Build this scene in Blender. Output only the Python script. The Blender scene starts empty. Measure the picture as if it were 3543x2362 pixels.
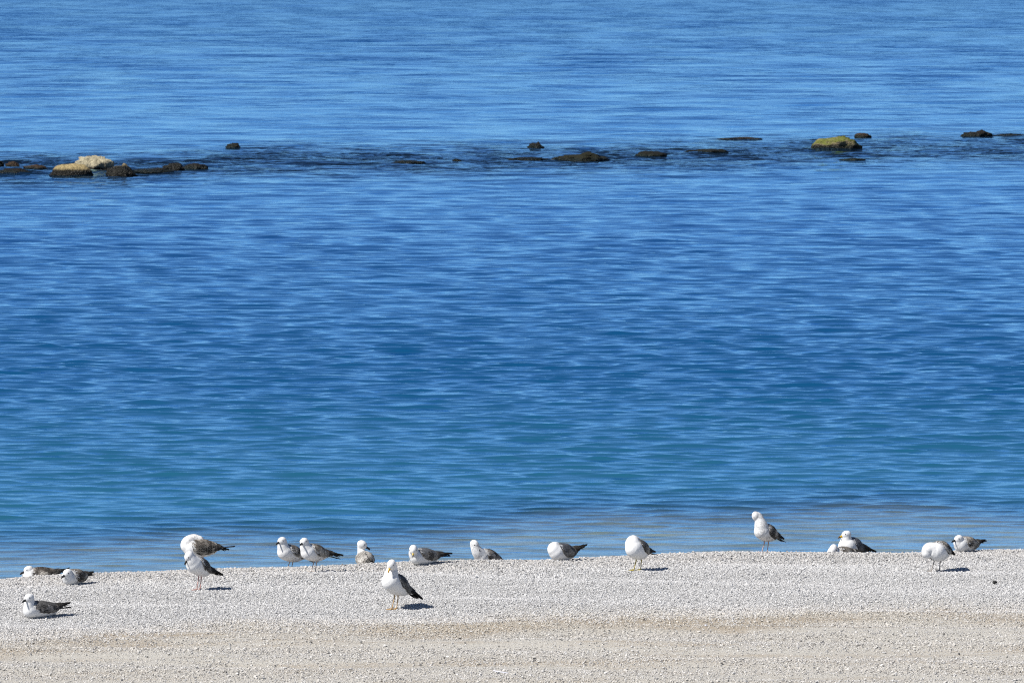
import bpy, bmesh, math, random
import numpy as np

from mathutils import Vector, Matrix, noise

R_ = math.radians
S = bpy.context.scene
COL = S.collection

# ------------------------------------------------------------------ camera, sky, sun, exposure
cam_d = bpy.data.cameras.new('camera')
cam = bpy.data.objects.new('camera', cam_d); COL.objects.link(cam)
cam.location = (0, 0, 6.0)
cam.rotation_euler = (R_(90 - 3.14), 0, 0)
cam_d.lens = 279.8; cam_d.sensor_width = 36.0
cam_d.clip_start = 0.5; cam_d.clip_end = 20000
cam_d.dof.use_dof = True; cam_d.dof.focus_distance = 70.0; cam_d.dof.aperture_fstop = 22.0
S.camera = cam

SUN_EL, SUN_AZ = 47.0, 242.0           # degrees; azimuth clockwise from +Y
world = bpy.data.worlds.new('World'); S.world = world
world.use_nodes = True
wn = world.node_tree
sky = wn.nodes.new('ShaderNodeTexSky'); sky.sky_type = 'NISHITA'; sky.sun_disc = False
sky.sun_elevation = R_(SUN_EL); sky.sun_rotation = R_(SUN_AZ)
sky.air_density = 0.40; sky.dust_density = 0.0; sky.ozone_density = 3.0; sky.altitude = 0
wn.links.new(sky.outputs[0], wn.nodes['Background'].inputs[0])
wn.nodes['Background'].inputs[1].default_value = 0.095

sun_d = bpy.data.lights.new('sun', 'SUN'); sun_d.energy = 5.0; sun_d.angle = R_(0.53); sun_d.color = (1.0, 0.972, 0.925)
sun = bpy.data.objects.new('sun', sun_d); COL.objects.link(sun)
to_sun = Vector((math.sin(R_(SUN_AZ)) * math.cos(R_(SUN_EL)), math.cos(R_(SUN_AZ)) * math.cos(R_(SUN_EL)), math.sin(R_(SUN_EL))))
sun.rotation_euler = to_sun.to_track_quat('Z', 'Y').to_euler()

S.render.engine = 'CYCLES'
S.view_settings.view_transform = 'Standard'; S.view_settings.look = 'None'
S.view_settings.exposure = 0.35; S.view_settings.gamma = 1.0; S.view_settings.use_curve_mapping = False
S.cycles.use_denoising = False
S.cycles.filter_width = 1.1
S.cycles.max_bounces = 6; S.cycles.transparent_max_bounces = 8
S.cycles.caustics_reflective = False; S.cycles.caustics_refractive = False

# ------------------------------------------------------------------ helpers
rng = np.random.default_rng(7)
def tag(o, label=None, cat=None, group=None, kind=None):
    if label: o['label'] = label
    if cat: o['category'] = cat
    if group: o['group'] = group
    if kind: o['kind'] = kind
    return o
def link(name, me, mat=None, parent=None, loc=None):
    o = bpy.data.objects.new(name, me); COL.objects.link(o)
    if mat is not None and me is not None: me.materials.append(mat)
    if parent is not None: o.parent = parent
    if loc is not None: o.location = loc
    return o
def mesh_np(name, co, faces, smooth=True):
    me = bpy.data.meshes.new(name)
    me.from_pydata([tuple(map(float, c)) for c in co], [], faces)
    me.polygons.foreach_set('use_smooth', [smooth] * len(me.polygons)); me.update()
    return me
def grid_mesh(name, X, Y, Z, smooth=True):
    n, m = X.shape
    me = bpy.data.meshes.new(name)
    co = np.stack([X, Y, Z], -1).reshape(-1, 3).astype(np.float32)
    i = np.arange(n * m).reshape(n, m)
    q = np.stack([i[:-1, :-1], i[:-1, 1:], i[1:, 1:], i[1:, :-1]], -1).reshape(-1, 4).astype(np.int32)
    me.vertices.add(len(co)); me.vertices.foreach_set('co', co.ravel())
    me.loops.add(q.size); me.loops.foreach_set('vertex_index', q.ravel())
    me.polygons.add(len(q)); me.polygons.foreach_set('loop_start', np.arange(0, q.size, 4, dtype=np.int32))
    me.polygons.foreach_set('loop_total', np.full(len(q), 4, np.int32))
    me.polygons.foreach_set('use_smooth', np.full(len(q), smooth))
    me.update(); me.validate()
    return me
def attr_f(me, name, v):
    a = me.attributes.new(name, 'FLOAT', 'POINT'); a.data.foreach_set('value', np.asarray(v, np.float32).ravel())
def attr_c(me, name, rgb):
    rgb = np.asarray(rgb, np.float32).reshape(-1, 3)
    a = me.attributes.new(name, 'FLOAT_COLOR', 'POINT')
    a.data.foreach_set('color', np.concatenate([rgb, np.ones((len(rgb), 1), np.float32)], 1).ravel())

class NT:
    def __init__(s, name):
        s.m = bpy.data.materials.new(name); s.m.use_nodes = True; s.t = s.m.node_tree
        s.t.nodes.clear(); s.out = s.t.nodes.new('ShaderNodeOutputMaterial')
    def n(s, typ, ins=None, **kw):
        x = s.t.nodes.new(typ)
        for k, v in kw.items(): setattr(x, k, v)
        for k, v in (ins or {}).items():
            if hasattr(v, 'is_output') and v.is_output: s.t.links.new(v, x.inputs[k])
            else: x.inputs[k].default_value = v
        return x
    def math(s, op, a, b=0.0, clamp=False):
        x = s.n('ShaderNodeMath', {0: a, 1: b}, operation=op); x.use_clamp = clamp; return x.outputs[0]
    def mix(s, f, a, b):
        x = s.n('ShaderNodeMix', data_type='RGBA')
        for k, v in ((0, f), (6, a), (7, b)):
            if hasattr(v, 'is_output') and v.is_output: s.t.links.new(v, x.inputs[k])
            else: x.inputs[k].default_value = v if k == 0 else (*v, 1.0) if len(v) == 3 else v
        return x.outputs[2]
    def ramp(s, f, a, b):
        return s.n('ShaderNodeMapRange', {0: f, 1: a, 2: b, 3: 0.0, 4: 1.0}, interpolation_type='SMOOTHSTEP').outputs[0]
    def attr(s, name, typ='GEOMETRY'): return s.n('ShaderNodeAttribute', attribute_name=name, attribute_type=typ)
    def noise(s, vec, scale, detail=3.0, rough=0.55):
        return s.n('ShaderNodeTexNoise', {'Vector': vec, 'Scale': scale, 'Detail': detail, 'Roughness': rough}).outputs[0]
    def stretch(s, vec, sc):
        return s.n('ShaderNodeVectorMath', {0: vec, 1: sc}, operation='MULTIPLY').outputs[0]
    def pos(s): return s.n('ShaderNodeNewGeometry').outputs['Position']
    def objco(s): return s.n('ShaderNodeTexCoord').outputs['Object']
    def principled(s, col, rough=0.8, normal=None, spec=0.3):
        p = s.n('ShaderNodeBsdfPrincipled', {'Roughness': rough, 'Specular IOR Level': spec})
        if hasattr(col, 'is_output'): s.t.links.new(col, p.inputs['Base Color'])
        else: p.inputs['Base Color'].default_value = (*col, 1)
        if normal is not None: s.t.links.new(normal, p.inputs['Normal'])
        s.t.links.new(p.outputs[0], s.out.inputs[0]); return p
    def bump(s, h, strength, dist):
        return s.n('ShaderNodeBump', {'Height': h, 'Strength': strength, 'Distance': dist}).outputs[0]

# ------------------------------------------------------------------ shape of the shore


CAM_Z, PITCH, LENS = 6.0, math.radians(3.14), 279.8
SEA_Z = -0.50
XK = np.array([-60.00, -6.40, -5.91, -5.42, -4.92, -4.43, -3.94, -3.45, -2.95, -2.46, -1.97, -1.48, -0.98, -0.49, 0.00, 0.49, 0.98, 1.48, 1.97, 2.46, 2.95, 3.45, 3.94, 4.43, 4.92, 5.42, 5.91, 6.40, 60.00]); YC = np.array([67.75, 67.85, 68.09, 68.33, 68.58, 68.84, 69.14, 69.42, 69.66, 69.88, 70.00, 70.16, 70.34, 70.49, 70.72, 70.92, 71.19, 71.46, 71.66, 71.71, 71.64, 71.62, 71.77, 71.95, 71.99, 72.05, 72.10, 72.15, 72.22]); YS = np.array([63.92, 63.92, 64.09, 64.36, 64.63, 64.90, 65.15, 65.38, 65.66, 65.95, 66.11, 66.24, 66.39, 66.61, 66.79, 66.91, 67.03, 67.17, 67.31, 67.47, 67.63, 67.69, 67.73, 67.78, 67.89, 68.00, 68.11, 68.22, 68.30])
def crest_y(x): return np.interp(x, XK, YC)
def edge_y(x): return np.interp(x, XK, YS)
def edge_wob(x): return 0.14 * np.sin(2.1 * x + 0.5) + 0.10 * np.sin(5.3 * x + 1.0) + 0.07 * np.sin(11.7 * x + 2.2) + 0.05 * np.sin(23.0 * x) - 0.1
def beach_z(x, y):
    x = np.asarray(x, float); y = np.asarray(y, float)
    yc, ys = crest_y(x), edge_y(x)
    u = np.clip((y - ys) / (yc - ys), -1, 1)
    up = np.where(u > 0, 0.15 * (1 - (1 - np.clip(u, 0, 1)) ** 1.7), 0.0)
    w = np.clip(y - yc, 0, None)
    down = np.where(w < 1.0, 0.135 * w * w, 0.27 * (w - 0.5))
    z = up - down
    shelf = -0.56 - 0.011 * np.clip(w - 3.0, 0, None) - 0.60 * np.clip((w - 20) / 5.0, 0, 1) - 0.02 * np.clip(w - 20, 0, None)
    z = np.where(w > 2.0, np.maximum(z, shelf), z)
    z = np.maximum(z, -9.0)
    ridge = 0.012 * np.sin(y * 4.3 + 0.35 * x + 1.3 * np.sin(0.31 * x)) + 0.008 * np.sin(y * 7.1 - 0.5 * x + 2.0) * np.sin(0.9 * x + y) \
        + 0.010 * np.sin(1.7 * x + 3.1 * np.sin(0.8 * y)) * np.sin(2.3 * y + 0.7 * x)
    return z + ridge * np.clip(1 - w, 0.2, 1)

# ------------------------------------------------------------------ beach: one sheet, sand flat + gravel bank + sea bed
def mat_beach():
    t = NT('sand_and_gravel')
    p = t.pos()
    tan = t.attr('tan').outputs['Fac']; grv = t.attr('gravel').outputs['Fac']; bed = t.attr('bed').outputs['Fac']
    s1 = t.noise(t.stretch(p, (0.45, 1.9, 1.0)), 1.0, 5.0, 0.6)
    s2 = t.noise(t.stretch(p, (1.6, 5.5, 1.0)), 1.0, 4.0, 0.6)
    st = t.math('ADD', t.math('MULTIPLY', s1, 0.65), t.math('MULTIPLY', s2, 0.35))
    tanf = t.ramp(t.math('ADD', st, t.math('MULTIPLY', tan, 0.22)), 0.46, 0.70)
    base = t.mix(tanf, (0.555, 0.525, 0.465), (0.43, 0.365, 0.28))
    sp = t.noise(p, 95.0, 2.0, 0.7)
    base = t.mix(t.ramp(sp, 0.46, 0.28), base, (0.24, 0.205, 0.17))
    base = t.mix(t.ramp(sp, 0.62, 0.74), base, (0.66, 0.64, 0.61))
    g = t.mix(t.ramp(t.noise(p, 80.0, 2.0, 0.6), 0.35, 0.65), (0.36, 0.352, 0.34), (0.56, 0.55, 0.53))
    c = t.mix(grv, base, g)
    bn = t.noise(t.stretch(p, (0.7, 0.7, 1.0)), 2.0, 5.0, 0.65)
    c = t.mix(bed, c, t.mix(t.ramp(bn, 0.40, 0.62), (0.50, 0.50, 0.42), (0.32, 0.335, 0.275)))
    h = t.math('ADD', t.math('MULTIPLY', t.noise(p, 110.0, 3.0, 0.7), 1.0), t.math('MULTIPLY', t.noise(p, 28.0, 2.0), 0.8))
    t.principled(c, 0.95, t.bump(h, 1.0, 0.012), 0.15)
    return t.m
def axis(pieces):
    out = [np.array([pieces[0][0]])]
    for a, b, n in pieces: out.append(np.linspace(a, b, n + 1)[1:])
    return np.concatenate(out)
bx_ = axis([(-400, -60, 6), (-60, -9, 14), (-9, 9, 300), (9, 60, 14), (60, 400, 6)])
by_ = axis([(-60, 20, 10), (20, 58, 30), (58, 75, 300), (75, 92, 60), (92, 250, 50), (250, 900, 10)])
BX, BY = np.meshgrid(bx_, by_)
BZ = beach_z(BX, BY)
me = grid_mesh('beach', BX, BY, BZ)
yc, ys = crest_y(BX), edge_y(BX)
wob = edge_wob(BX)
attr_f(me, 'gravel', np.clip((BY - ys - wob) / 0.6, 0, 1))
dband = (ys + wob - BY)
attr_f(me, 'tan', (0.75 + 0.35 * np.sin(0.9 * BX + 0.8) + 0.25 * np.sin(2.3 * BX + BY)) * np.where(dband > 0, np.exp(-((dband - 0.6) / 0.75) ** 2), 0) - 0.25 * np.exp(-((dband - 2.2) / 0.75) ** 2) + 0.18 * np.exp(-((dband - 3.4) / 0.5) ** 2))
attr_f(me, 'bed', np.clip((BY - yc - 2.2) / 0.8, 0, 1))
beach = tag(link('beach', me, mat_beach()), kind='structure')

# ------------------------------------------------------------------ sea
REEF_X = np.array([-60, -23.6, -12.8, -9.2, -6.5, -2.8, 1.7, 6.3, 10.3, 13.9, 26.0, 60])
REEF_Y = np.array([192, 198.1, 198.7, 199.6, 204.9, 204.9, 206.5, 210.9, 214.0, 216.0, 221.4, 231])
def mat_sea():
    t = NT('sea_water')
    p = t.pos()
    body = t.attr('body').outputs['Color']; clear = t.attr('clear').outputs['Fac']; fine = t.attr('fine').outputs['Fac']
    n1 = t.noise(t.stretch(p, (1.0, 1.6, 1.0)), 5.5, 3.0, 0.6)
    n2 = t.noise(t.stretch(p, (0.5, 1.0, 1.0)), 1.3, 3.0, 0.55)
    h = t.math('ADD', t.math('MULTIPLY', n1, 0.005), t.math('MULTIPLY', t.math('MULTIPLY', n2, t.math('MULTIPLY', fine, t.math('ADD', 0.45, t.math('MULTIPLY', t.ramp(t.noise(t.stretch(p, (0.55, 0.16, 1.0)), 1.0, 4.0), 0.38, 0.70), 1.3)))), 0.15))
    nb = t.n('ShaderNodeBump', {'Height': h, 'Strength': 1.0, 'Distance': 1.0}).outputs[0]
    fr = t.n('ShaderNodeFresnel', {'IOR': 1.333, 'Normal': nb}).outputs[0]
    gl = t.n('ShaderNodeBsdfGlossy', {'Color': (0.48, 0.78, 1.0, 1), 'Roughness': t.attr('rough').outputs['Fac'], 'Normal': nb}).outputs[0]
    df = t.n('ShaderNodeBsdfDiffuse', {'Color': body}).outputs[0]
    tr = t.n('ShaderNodeBsdfTransparent', {'Color': (0.86, 0.95, 0.95, 1)}).outputs[0]
    bd = t.n('ShaderNodeMixShader', {0: clear, 1: df, 2: tr}).outputs[0]
    mx = t.n('ShaderNodeMixShader', {0: fr, 1: bd, 2: gl}).outputs[0]
    t.t.links.new(mx, t.out.inputs[0])
    return t.m
SLOPE, CHOP = 0.0165, 2.4
def build_sea():
    # rows close together near the beach, wider apart farther out
    d = [72.5]
    while d[-1] < 720: d.append(d[-1] + max(0.040, d[-1] ** 2 / 51700 * 0.36))
    rows = np.array(d + [800, 900, 1100, 1500, 2200, 3500, 6000, 12000.0])
    s = axis([(-6, -0.3, 6), (-0.3, -0.085, 12), (-0.085, 0.085, 600), (0.085, 0.3, 12), (0.3, 6, 6)])
    Y = np.repeat(rows[:, None], len(s), 1); X = rows[:, None] * s[None, :]
    sp = np.gradient(rows)[:, None]
    g = np.random.default_rng(11)
    Z = np.zeros_like(X); DX = np.zeros_like(X); DY = np.zeros_like(X)
    off = Y - 77.0
    calm = np.clip(0.32 + off / 30.0, 0.32, 0.75) + np.clip(off / 120.0, 0, 0.3)
    gust = np.zeros_like(X)
    for k in range(12):
        a = g.uniform(-0.6, 0.6); L = g.uniform(7, 45)
        gust += np.sin(2 * np.pi * (np.sin(a) * X + np.cos(a) * Y * 0.5) / L + g.uniform(0, 6.28)) / 12 ** 0.5
    gust = np.clip(1.0 + 0.10 * gust, 0.35, 1.8)
    ry = np.interp(X, REEF_X, REEF_Y)
    reef = np.exp(-((Y - ry + 2.0) / 9.0) ** 2)
    for L in np.geomspace(0.24, 9.0, 120):
        sl = SLOPE * (1.05 if L < 0.40 else 1.15 if L < 0.85 else 0.42 if L < 1.6 else 0.28)
        a = g.normal(0, 0.56) if L < 1.8 else g.normal(0.1, 0.45)
        k = 2 * np.pi / L
        m = np.clip((L / sp - 2.1) / 1.8, 0, 1) * calm
        if L < 2.5: m = m * gust * (1 + 2.4 * reef)
        else: m = m * np.clip(0.12 + (off - 60) / 150, 0.12, 1.5)
        ph = k * (np.sin(a) * X + np.cos(a) * Y) + g.uniform(0, 6.28) + 1.2 * np.sin(X / (L * 2.3) + g.uniform(0, 6.28)) + 0.9 * np.sin(Y / (L * 4.0) + g.uniform(0, 6.28))
        A = sl / k * m
        Z += A * np.sin(ph); c_ = A * np.cos(ph) * CHOP
        DX += c_ * np.sin(a); DY += c_ * np.cos(a)
    Z = Z * np.clip(off / 1.0 + 4.0, 0.1, 1)
    X, Y = X + DX, Y + DY
    me = grid_mesh('sea', X, Y, SEA_Z + Z)
    # what lies in and under the water: pale shelf, turquoise shallows, deep blue, dark weed on the reef
    cs, cm, cd, cr = (np.array(c) for c in ((0.018, 0.118, 0.172), (0.004, 0.068, 0.160), (0.003, 0.048, 0.165), (0.004, 0.010, 0.020)))
    w = np.clip((Y - 82) / 26, 0, 1)[..., None]; w2 = np.clip((Y - 100) / 60, 0, 1)[..., None]
    body = (cs * (1 - w) + cm * w) * (1 - w2) + cd * w2
    pn = np.zeros_like(X)
    for k in range(14):
        a = g.uniform(-1.2, 1.2); L = g.uniform(1.2, 8)
        pn += np.sin(2 * np.pi * (np.sin(a) * X + np.cos(a) * Y * 0.35) / L + g.uniform(0, 6.28)) / 14 ** 0.5
    rb = np.clip(np.exp(-((Y - ry) / 12.0) ** 2) * (2.8 + 0.9 * pn), 0, 1)[..., None]
    body = body * (1 - rb) + cr * rb
    attr_c(me, 'body', body)
    yc = crest_y(X) + 0.2
    cl = np.clip(1 - (Y - yc - 11.8 - 1.2 * np.sin(0.6 * X) - 0.8 * np.sin(1.7 * X + 1)) / 5.0, 0, 1)
    attr_f(me, 'clear', 0.92 * cl)
    attr_f(me, 'rough', np.clip(0.04 + sp * 0.03, 0.04, 0.10) * np.ones_like(X))
    attr_f(me, 'fine', np.clip(sp / 1.3, 0.0, 1.0) * (1 + 0.25 * gust) + 2.8 * reef)
    return tag(link('sea', me, mat_sea()), kind='structure')
sea = build_sea()

# ------------------------------------------------------------------ reef rocks
def mat_rock(name, dry, dark, top=None, topcol=None, wet=0.10):
    t = NT(name)
    p = t.pos(); o = t.objco()
    z = t.n('ShaderNodeSeparateXYZ', {0: p}).outputs[2]
    n = t.noise(o, 5.0, 6.0, 0.65); n2 = t.noise(o, 16.0, 4.0, 0.7)
    c = t.mix(t.ramp(n, 0.35, 0.65), dry, tuple(v * 0.62 for v in dry))
    c = t.mix(t.ramp(n2, 0.60, 0.75), c, tuple(v * 0.35 for v in dry))
    if top is not None:
        nz = t.n('ShaderNodeSeparateXYZ', {0: t.n('ShaderNodeNewGeometry').outputs['Normal']}).outputs[2]
        f = t.math('MULTIPLY', t.ramp(nz, 0.05, 0.45), t.ramp(t.noise(o, 3.0, 4.0), 0.30, 0.48))
        c = t.mix(f, c, top)
    hz = t.math('ADD', t.math('SUBTRACT', z, SEA_Z), t.math('MULTIPLY', t.math('SUBTRACT', n, 0.5), 0.16))
    wetf = t.ramp(hz, wet + 0.05, wet - 0.02)
    c = t.mix(wetf, c, dark)
    h = t.math('ADD', t.math('MULTIPLY', n, 1.0), t.math('MULTIPLY', n2, 0.5))
    pr = t.principled(c, 0.75, t.bump(h, 1.0, 0.10), 0.2)
    t.t.links.new(t.n('ShaderNodeMapRange', {0: wetf, 3: 0.85, 4: 0.35}).outputs[0], pr.inputs['Roughness'])
    return t.m
RM = {
    'tan': mat_rock('tan_limestone', (0.43, 0.33, 0.16), (0.014, 0.012, 0.008), wet=0.12),
    'pale': mat_rock('pale_limestone', (0.49, 0.43, 0.29), (0.02, 0.017, 0.012), wet=0.07),
    'darktop': mat_rock('weedy_limestone', (0.26, 0.21, 0.12), (0.016, 0.015, 0.011), wet=0.22),
    'dark': mat_rock('black_weedy_rock', (0.018, 0.014, 0.011), (0.008, 0.012, 0.010), wet=0.08),
    'brown': mat_rock('brown_weedy_rock', (0.055, 0.036, 0.024), (0.012, 0.016, 0.012), wet=0.03),
    'weedy': mat_rock('weed_covered_rock', (0.018, 0.015, 0.010), (0.008, 0.012, 0.009), top=(0.020, 0.020, 0.010), wet=0.06),
    'olive': mat_rock('olive_weedy_rock', (0.014, 0.014, 0.010), (0.008, 0.015, 0.011), wet=0.04),
    'green': mat_rock('algae_topped_limestone', (0.36, 0.29, 0.17), (0.015, 0.016, 0.010), top=(0.145, 0.155, 0.035), wet=0.12),
}
ROCKS = [
    (-10.63, 191.92, 1.05, 0.258, 'tan', 'long tan boulder with a dark wet foot, front of the pale pair'),
    (-10.27, 195.27, 1.01, 0.347, 'pale', 'tallest pale limestone boulder, behind the long tan one in the sea'),
    (-9.41, 191.31, 0.82, 0.326, 'darktop', 'dark boulder with a small tan peak right of the pale pair'),
    (-8.78, 193.37, 0.75, 0.105, 'dark', 'low black wet ledge joining two dark boulders in the sea'),
    (-8.28, 194.85, 0.54, 0.226, 'darktop', 'small dark boulder with a pale crown at the end of the black ledge'),
    (-7.78, 195.70, 0.64, 0.220, 'dark', 'brown wet hump at the right end of the left boulder cluster'),
    (-12.80, 197.43, 0.39, 0.186, 'dark', 'black boulder cut by the left edge of the picture'),
    (-12.39, 197.43, 0.37, 0.136, 'brown', 'small rust brown rock near the left edge of the reef'),
    (-12.07, 192.33, 0.89, 0.126, 'dark', 'flat dark weed covered rock lowest at the left edge of the sea'),
    (-11.70, 195.92, 0.63, 0.100, 'brown', 'thin strip of tan rock barely above water left of the pale boulders'),
    (-7.45, 212.68, 0.47, 0.139, 'dark', 'lone rounded dark brown rock behind the reef, left of centre'),
    (-2.64, 200.08, 0.92, 0.109, 'dark', 'low dark rock awash in the middle of the reef'),
    (-1.40, 201.66, 0.26, 0.066, 'dark', 'tiny dark rock tip right of the low awash rock'),
    (0.39, 202.57, 1.18, 0.096, 'dark', 'thin dark rock running left from the peaked reef rock'),
    (0.64, 212.68, 0.54, 0.170, 'dark', 'small dark pyramid rock standing alone behind the peaked reef rock'),
    (1.69, 202.57, 1.63, 0.257, 'weedy', 'long black reef rock with a peak near its right end'),
    (3.60, 205.60, 0.87, 0.224, 'olive', 'rounded olive brown hump just breaking the water'),
    (5.19, 208.47, 1.32, 0.174, 'olive', 'low wide weedy ledge between the olive hump and the green boulder'),
    (6.32, 220.82, 1.28, 0.072, 'brown', 'thin brown ledge farthest out behind the weedy ledge'),
    (8.60, 211.43, 1.43, 0.368, 'green', 'big tan boulder with green algae on its top'),
    (8.69, 202.57, 0.70, 0.088, 'olive', 'flat dark ledge awash in front of the green boulder'),
    (9.84, 223.30, 0.48, 0.097, 'brown', 'small red brown rock behind the right end of the green boulder'),
    (13.08, 223.30, 0.97, 0.195, 'dark', 'jagged dark rock standing near the right edge of the sea'),
    (13.99, 224.14, 1.14, 0.057, 'dark', 'low dark ledge at the right edge beside the jagged rock'),
]
def rock_mesh(seed, w, h, peak=0.0, flat=0.0, sub=4, rough=0.30):
    bm = bmesh.new(); bmesh.ops.create_icosphere(bm, subdivisions=sub, radius=1.0)
    r = random.Random(seed); o = Vector((r.uniform(-50, 50), r.uniform(-50, 50), r.uniform(-50, 50)))
    dpt = w * r.uniform(0.55, 0.8)
    for v in bm.verts:
        n = v.co.normalized()
        d = 1 + rough * 0.9 * noise.noise(n * 1.4 + o) + rough * 0.55 * noise.noise(n * 3.3 + o) + rough * 0.42 * noise.noise(n * 7 + o) + rough * 0.26 * noise.noise(n * 17 + o)
        d -= rough * 0.5 * max(0, noise.cell(n * 2.2 + o) - 0.5)
        q = n * d
        q.z = math.copysign(abs(q.z) ** (0.75 + flat), q.z)
        q.z *= 1 + peak * math.exp(-((q.x - 0.35) / 0.28) ** 2)
        v.co = q
    zs = max(v.co.z for v in bm.verts); xs = max(abs(v.co.x) for v in bm.verts)
    sunk = 0.35
    for v in bm.verts:
        v.co = Vector((v.co.x / xs * w / 2 * 1.06, v.co.y / xs * dpt / 2, (v.co.z / zs) * h * (1 if v.co.z > 0 else sunk / h)))
    me = bpy.data.meshes.new('rock'); bm.to_mesh(me); bm.free()
    me.polygons.foreach_set('use_smooth', [True] * len(me.polygons))
    return me
SPECIAL = {0: (0.0, 0.0), 1: (0.0, -0.15), 2: (0.45, 0.2), 15: (0.5, 0.1), 19: (0.15, -0.2), 22: (0.3, 0.2), 14: (0.3, 0.3)}
LOWER = {2: 0.88, 4: 0.8, 5: 0.68, 15: 0.85, 16: 0.62, 17: 0.6, 18: 0.7, 11: 0.7, 13: 0.8, 20: 0.6}
for i, (x, y, w, h, m, lab) in enumerate(ROCKS):
    h *= LOWER.get(i, 1.0); w *= 1.5 if i == 3 else 1.0
    pk, fl = SPECIAL.get(i, (0.0, 0.1))
    o = link('reef_rock', rock_mesh(40 + i, w, h + 0.02, pk, fl, 4, 0.34 if m != 'tan' else 0.22), RM[m], None, (x, y, SEA_Z - 0.01))
    tag(o, lab, 'rock', 'rocks of the reef breaking the water')

# ------------------------------------------------------------------ gravel: loose stones scattered on the beach
def mat_stone():
    t = NT('beach_stone')
    c = t.attr('tint', 'INSTANCER').outputs['Color']
    n = t.noise(t.objco(), 1.5, 2.0)
    c = t.mix(t.math('MULTIPLY', t.ramp(n, 0.4, 0.7), 0.30), c, (0.25, 0.24, 0.23))
    t.principled(c, 0.85, None, 0.25)
    return t.m
def stone_mesh(seed, npts=15, squash=(1.0, 0.78, 0.6)):
    r = random.Random(seed); bm = bmesh.new()
    for k in range(npts):
        v = Vector((r.gauss(0, 1), r.gauss(0, 1), r.gauss(0, 1))).normalized() * r.uniform(0.85, 1.0)
        bm.verts.new((v.x * squash[0] * 0.5, v.y * squash[1] * 0.5, v.z * squash[2] * 0.5))
    res = bmesh.ops.convex_hull(bm, input=bm.verts)
    bmesh.ops.delete(bm, geom=[g for g in res['geom_interior'] if isinstance(g, bmesh.types.BMVert)], context='VERTS')
    me = bpy.data.meshes.new('stone'); bm.to_mesh(me); bm.free()
    return me
def scatter(name, label, P, scl, tint, seed):
    me = bpy.data.meshes.new(name); me.vertices.add(len(P)); me.vertices.foreach_set('co', P.astype(np.float32).ravel())
    g = np.random.default_rng(seed); n = len(P)
    rot = np.stack([g.normal(0, 0.34, n), g.normal(0, 0.34, n), g.uniform(0, 6.28, n)], 1).astype(np.float32)
    a = me.attributes.new('rot', 'FLOAT_VECTOR', 'POINT'); a.data.foreach_set('vector', rot.ravel())
    attr_f(me, 'scl', scl); attr_c(me, 'tint', tint)
    a = me.attributes.new('pick', 'INT', 'POINT'); a.data.foreach_set('value', g.integers(0, 6, n).astype(np.int32))
    o = link(name, me)
    ng = bpy.data.node_groups.new(name, 'GeometryNodeTree')
    ng.interface.new_socket('Geometry', in_out='INPUT', socket_type='NodeSocketGeometry')
    ng.interface.new_socket('Geometry', in_out='OUTPUT', socket_type='NodeSocketGeometry')
    N = ng.nodes; L = ng.links
    gi, go = N.new('NodeGroupInput'), N.new('NodeGroupOutput')
    ci = N.new('GeometryNodeCollectionInfo'); ci.inputs[0].default_value = STONES; ci.inputs[1].default_value = True; ci.inputs[2].default_value = True
    ip = N.new('GeometryNodeInstanceOnPoints'); ip.inputs['Pick Instance'].default_value = True
    def na(nm, typ):
        x = N.new('GeometryNodeInputNamedAttribute'); x.data_type = typ; x.inputs[0].default_value = nm; return x.outputs[0]
    er = N.new('FunctionNodeEulerToRotation')
    L.new(gi.outputs[0], ip.inputs['Points']); L.new(ci.outputs[0], ip.inputs['Instance'])
    L.new(na('pick', 'INT'), ip.inputs['Instance Index']); L.new(na('rot', 'FLOAT_VECTOR'), er.inputs[0])
    L.new(er.outputs[0], ip.inputs['Rotation']); L.new(na('scl', 'FLOAT'), ip.inputs['Scale']); L.new(ip.outputs[0], go.inputs[0])
    md = o.modifiers.new('scatter', 'NODES'); md.node_group = ng
    return tag(o, label, 'gravel', kind='stuff')
STONES = bpy.data.collections.new('stone_shapes')
ms = mat_stone()
for k in range(6):
    sm = stone_mesh(k, 16, ((1, .8, .62), (1, .7, .5), (1, .9, .7), (1.1, .62, .5), (1, .85, .45), (.95, .85, .75))[k])
    sm.materials.append(ms); STONES.objects.link(bpy.data.objects.new('stone_shape', sm))
def in_view(n, y0, y1, g):
    Y = g.uniform(y0, y1, n); X = g.uniform(-0.086, 0.086, n) * Y; return X, Y
g = np.random.default_rng(21)
def tints(n, g, lo, hi, warm):
    v = np.clip(g.normal((lo + hi) / 2, (hi - lo) / 4.6, n), lo * 0.55, hi * 1.12)
    wv = g.uniform(0, 1, n)[:, None] * warm
    c = v[:, None] * (1 - wv) * np.array([[1.0, 0.985, 0.965]]) + v[:, None] * wv * np.array([[1.05, 0.93, 0.78]])
    dk = g.uniform(0, 1, n) < 0.035; c[dk] *= 0.35
    return np.clip(c, 0.02, 0.8)
X, Y = in_view(900000, 63.0, 74.2, g)
ys, yc = edge_y(X), crest_y(X)
wob = edge_wob(X)
k = (Y > ys + wob + g.normal(0, 0.30, len(X))) & (Y < yc + 1.8)
X, Y = X[k], Y[k]
u = (Y - edge_y(X)) / (crest_y(X) - edge_y(X))
sc = np.clip(g.lognormal(math.log(0.0122), 0.30, len(X)), 0.006, 0.028) * (1.0 + 0.30 * np.clip((u - 0.6) / 0.3, 0, 1) + 0.12 * np.exp(-(u / 0.1) ** 2))
warm = (0.10 + 0.35 * np.clip((u - 0.72) / 0.2, 0, 1) + 0.45 * np.exp(-((u - 0.0) / 0.10) ** 2))[:, None]
c = tints(len(X), g, 0.46, 0.68, warm) * (1 - 0.12 * np.clip((u - 0.72) / 0.2, 0, 1))[:, None]
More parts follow.
